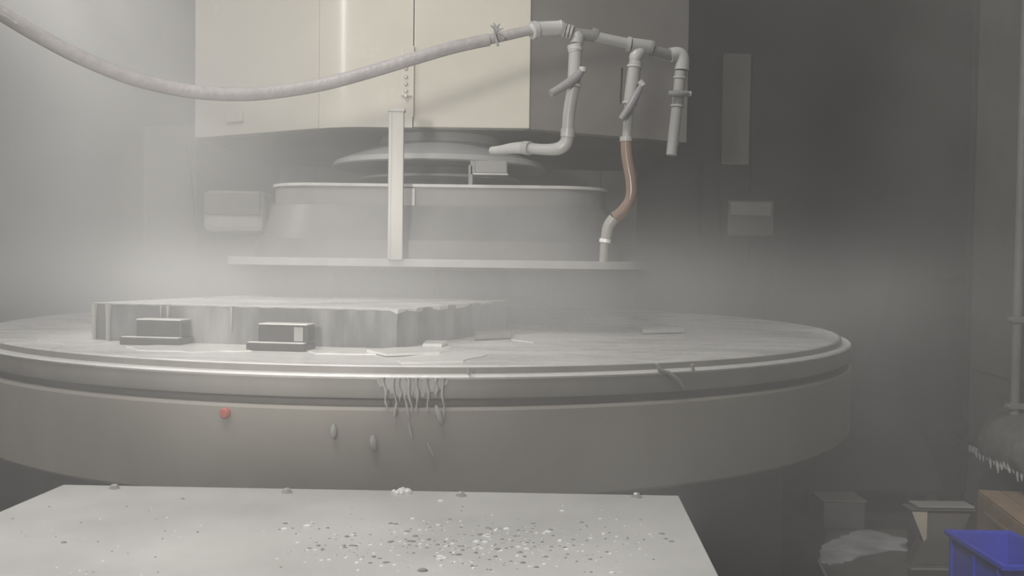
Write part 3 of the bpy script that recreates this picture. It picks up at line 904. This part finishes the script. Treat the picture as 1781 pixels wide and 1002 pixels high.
# floor sheet with sludge
fs_ = [on(px, py, 0.01)[:2] for px, py in ((1423, 976), (1450, 1030), (1578, 1030), (1578, 920), (1440, 920))]
fl = thing('floor_sheet', (fs_[0][0] + .2, fs_[0][1], 0), 'flat steel sheet on the floor under the pale sludge', 'metal sheet')
MB().prism([tuple(p) for p in fs_], 0.001, 0.008).build('sheet', M['stand'], fl, smooth=False, bevel=0.002)
MB().tube([on(1423, 976, .012), on(1450, 1030, .012)], 0.006, 8).build('rolled_edge', M['guard_rim'], fl)
sl = MB()
patch(sl, [on(px, py, 0.01)[:2] for px, py in ((1424, 975), (1440, 982), (1470, 977), (1500, 966), (1550, 957), (1578, 957), (1578, 940), (1545, 932), (1510, 921), (1480, 928), (1450, 940), (1430, 950))], 0.008, 0.006, 0.008, 4)
tag(sl.build('sludge_puddle', M['sludge']), 'pale wet grinding sludge spread over the floor sheet beside the metal stand', 'sludge', kind='stuff')
# steel block
b0 = on(1432, 921, 0)
blk = thing('steel_block', (b0.x + .09, b0.y + .08, 0), 'dim grey block on the floor behind the pale sludge', 'block')
MB().box(b0.x, at(1505, 900, b0.y).x, b0.y, b0.y + .16, 0, .115).build('body', M['guard_low'], blk, smooth=False, bevel=0.006)
MB().box(b0.x - .004, at(1506, 900, b0.y).x + .003, b0.y - .004, b0.y + .164, .115, .121).build('lid', M['enclosure_light'], blk, smooth=False, bevel=0.002)

# sloping chip chute in the back corner with a dark cable heap
ch = thing('chip_chute', (1.6, 4.2, 0), 'dark sloping sheet chute in the back corner under the wall', 'chute')
MB().add([(1.15, 4.16, .13), (1.86, 4.16, .13), (1.86, 4.52, .48), (1.15, 4.52, .48), (1.15, 4.16, .115), (1.86, 4.16, .115), (1.86, 4.52, .465), (1.15, 4.52, .465)],
         [(0, 1, 2, 3), (7, 6, 5, 4), (0, 4, 5, 1), (1, 5, 6, 2), (2, 6, 7, 3), (3, 7, 4, 0)]).build('sheet', M['enclosure'], ch, smooth=False)
for x in (1.3, 1.8):
    MB().box(x, x + .04, 4.18, 4.22, 0, .145).build('leg', M['dark'], ch, smooth=False)
    MB().box(x, x + .04, 4.44, 4.48, 0, .40).build('leg', M['dark'], ch, smooth=False)
cp = [on(1523, 716, .36), on(1545, 714, .37), on(1568, 722, .36), on(1590, 722, .36), on(1612, 720, .37), on(1630, 730, .36), on(1632, 748, .34), on(1620, 762, .31), on(1600, 758, .31), on(1598, 742, .33), on(1612, 736, .35)]
def chz(y): return .13 + (y - 4.16) / .36 * .35
cp = [Vector((p.x, 4.36 + .0 * i, chz(4.36) + .042)) + Vector((0, -.016 * max(0, i - 6), -.0156 * max(0, i - 6))) for i, p in enumerate(cp)]
tag(MB().tube(cp, 0.033, 12, 5).build('rubber_hose', M['black']), 'short black rubber hose curled on the sloping chute', 'hose')

# ------------------------------------------------------------------ grinding mist (a real volume in the enclosure)
mm = bpy.data.materials.new('coolant_mist')
mm.use_nodes = True
nt = mm.node_tree
N, L = nt.nodes, nt.links
N.remove(N['Principled BSDF'])
out = N['Material Output']
sc_ = N.new('ShaderNodeVolumeScatter')
sc_.inputs['Color'].default_value = (0.97, 0.965, 0.955, 1)
sc_.inputs['Anisotropy'].default_value = 0.0
L.new(sc_.outputs['Volume'], out.inputs['Volume'])
tc = N.new('ShaderNodeTexCoord')


def math_node(op, a, b=None):
    n = N.new('ShaderNodeMath')
    n.operation = op
    for i, v in enumerate((a, b)):
        if v is None:
            continue
        if isinstance(v, (int, float)):
            n.inputs[i].default_value = v
        else:
            L.new(v, n.inputs[i])
    return n.outputs[0]


def blob(loc, rad, dens):
    mp = N.new('ShaderNodeMapping')
    mp.vector_type = 'TEXTURE'
    mp.inputs['Location'].default_value = loc
    mp.inputs['Scale'].default_value = rad
    L.new(tc.outputs['Object'], mp.inputs['Vector'])
    ln = N.new('ShaderNodeVectorMath')
    ln.operation = 'LENGTH'
    L.new(mp.outputs['Vector'], ln.inputs[0])
    sq = math_node('MULTIPLY', ln.outputs['Value'], ln.outputs['Value'])
    ex = math_node('POWER', 2.71828, math_node('MULTIPLY', sq, -1.0))
    return math_node('MULTIPLY', ex, dens)


nz = N.new('ShaderNodeTexNoise')
nz.inputs['Scale'].default_value = 2.2
nz.inputs['Detail'].default_value = 3
nz.inputs['Distortion'].default_value = 0.6
L.new(tc.outputs['Object'], nz.inputs['Vector'])
mr = N.new('ShaderNodeMapRange')
mr.inputs['From Min'].default_value = 0.3
mr.inputs['From Max'].default_value = 0.7
mr.inputs['To Min'].default_value = 0.55
mr.inputs['To Max'].default_value = 1.45
L.new(nz.outputs['Fac'], mr.inputs['Value'])
s = math_node('ADD', blob((-0.55, 2.85, 1.02), (0.76, 0.55, 0.105), 2.2), blob((-1.22, 2.6, 1.5), (0.62, 0.9, 0.85), 0.70))
s = math_node('ADD', s, blob((0.25, 2.9, 1.0), (0.8, 0.8, 0.16), 0.5))
s = math_node('ADD', s, blob((-0.1, 1.75, 0.72), (0.88, 0.36, 0.32), 0.85))
s = math_node('ADD', s, 0.085)
L.new(math_node('MULTIPLY', s, mr.outputs['Result']), sc_.inputs['Density'])
mist = MB().box(-2.5, 1.88, 1.25, 4.26, 0.015, 2.55).build('grinding_mist', mm, smooth=False)
tag(mist, 'pale grey coolant mist hanging over the rotary table', 'mist', kind='stuff')
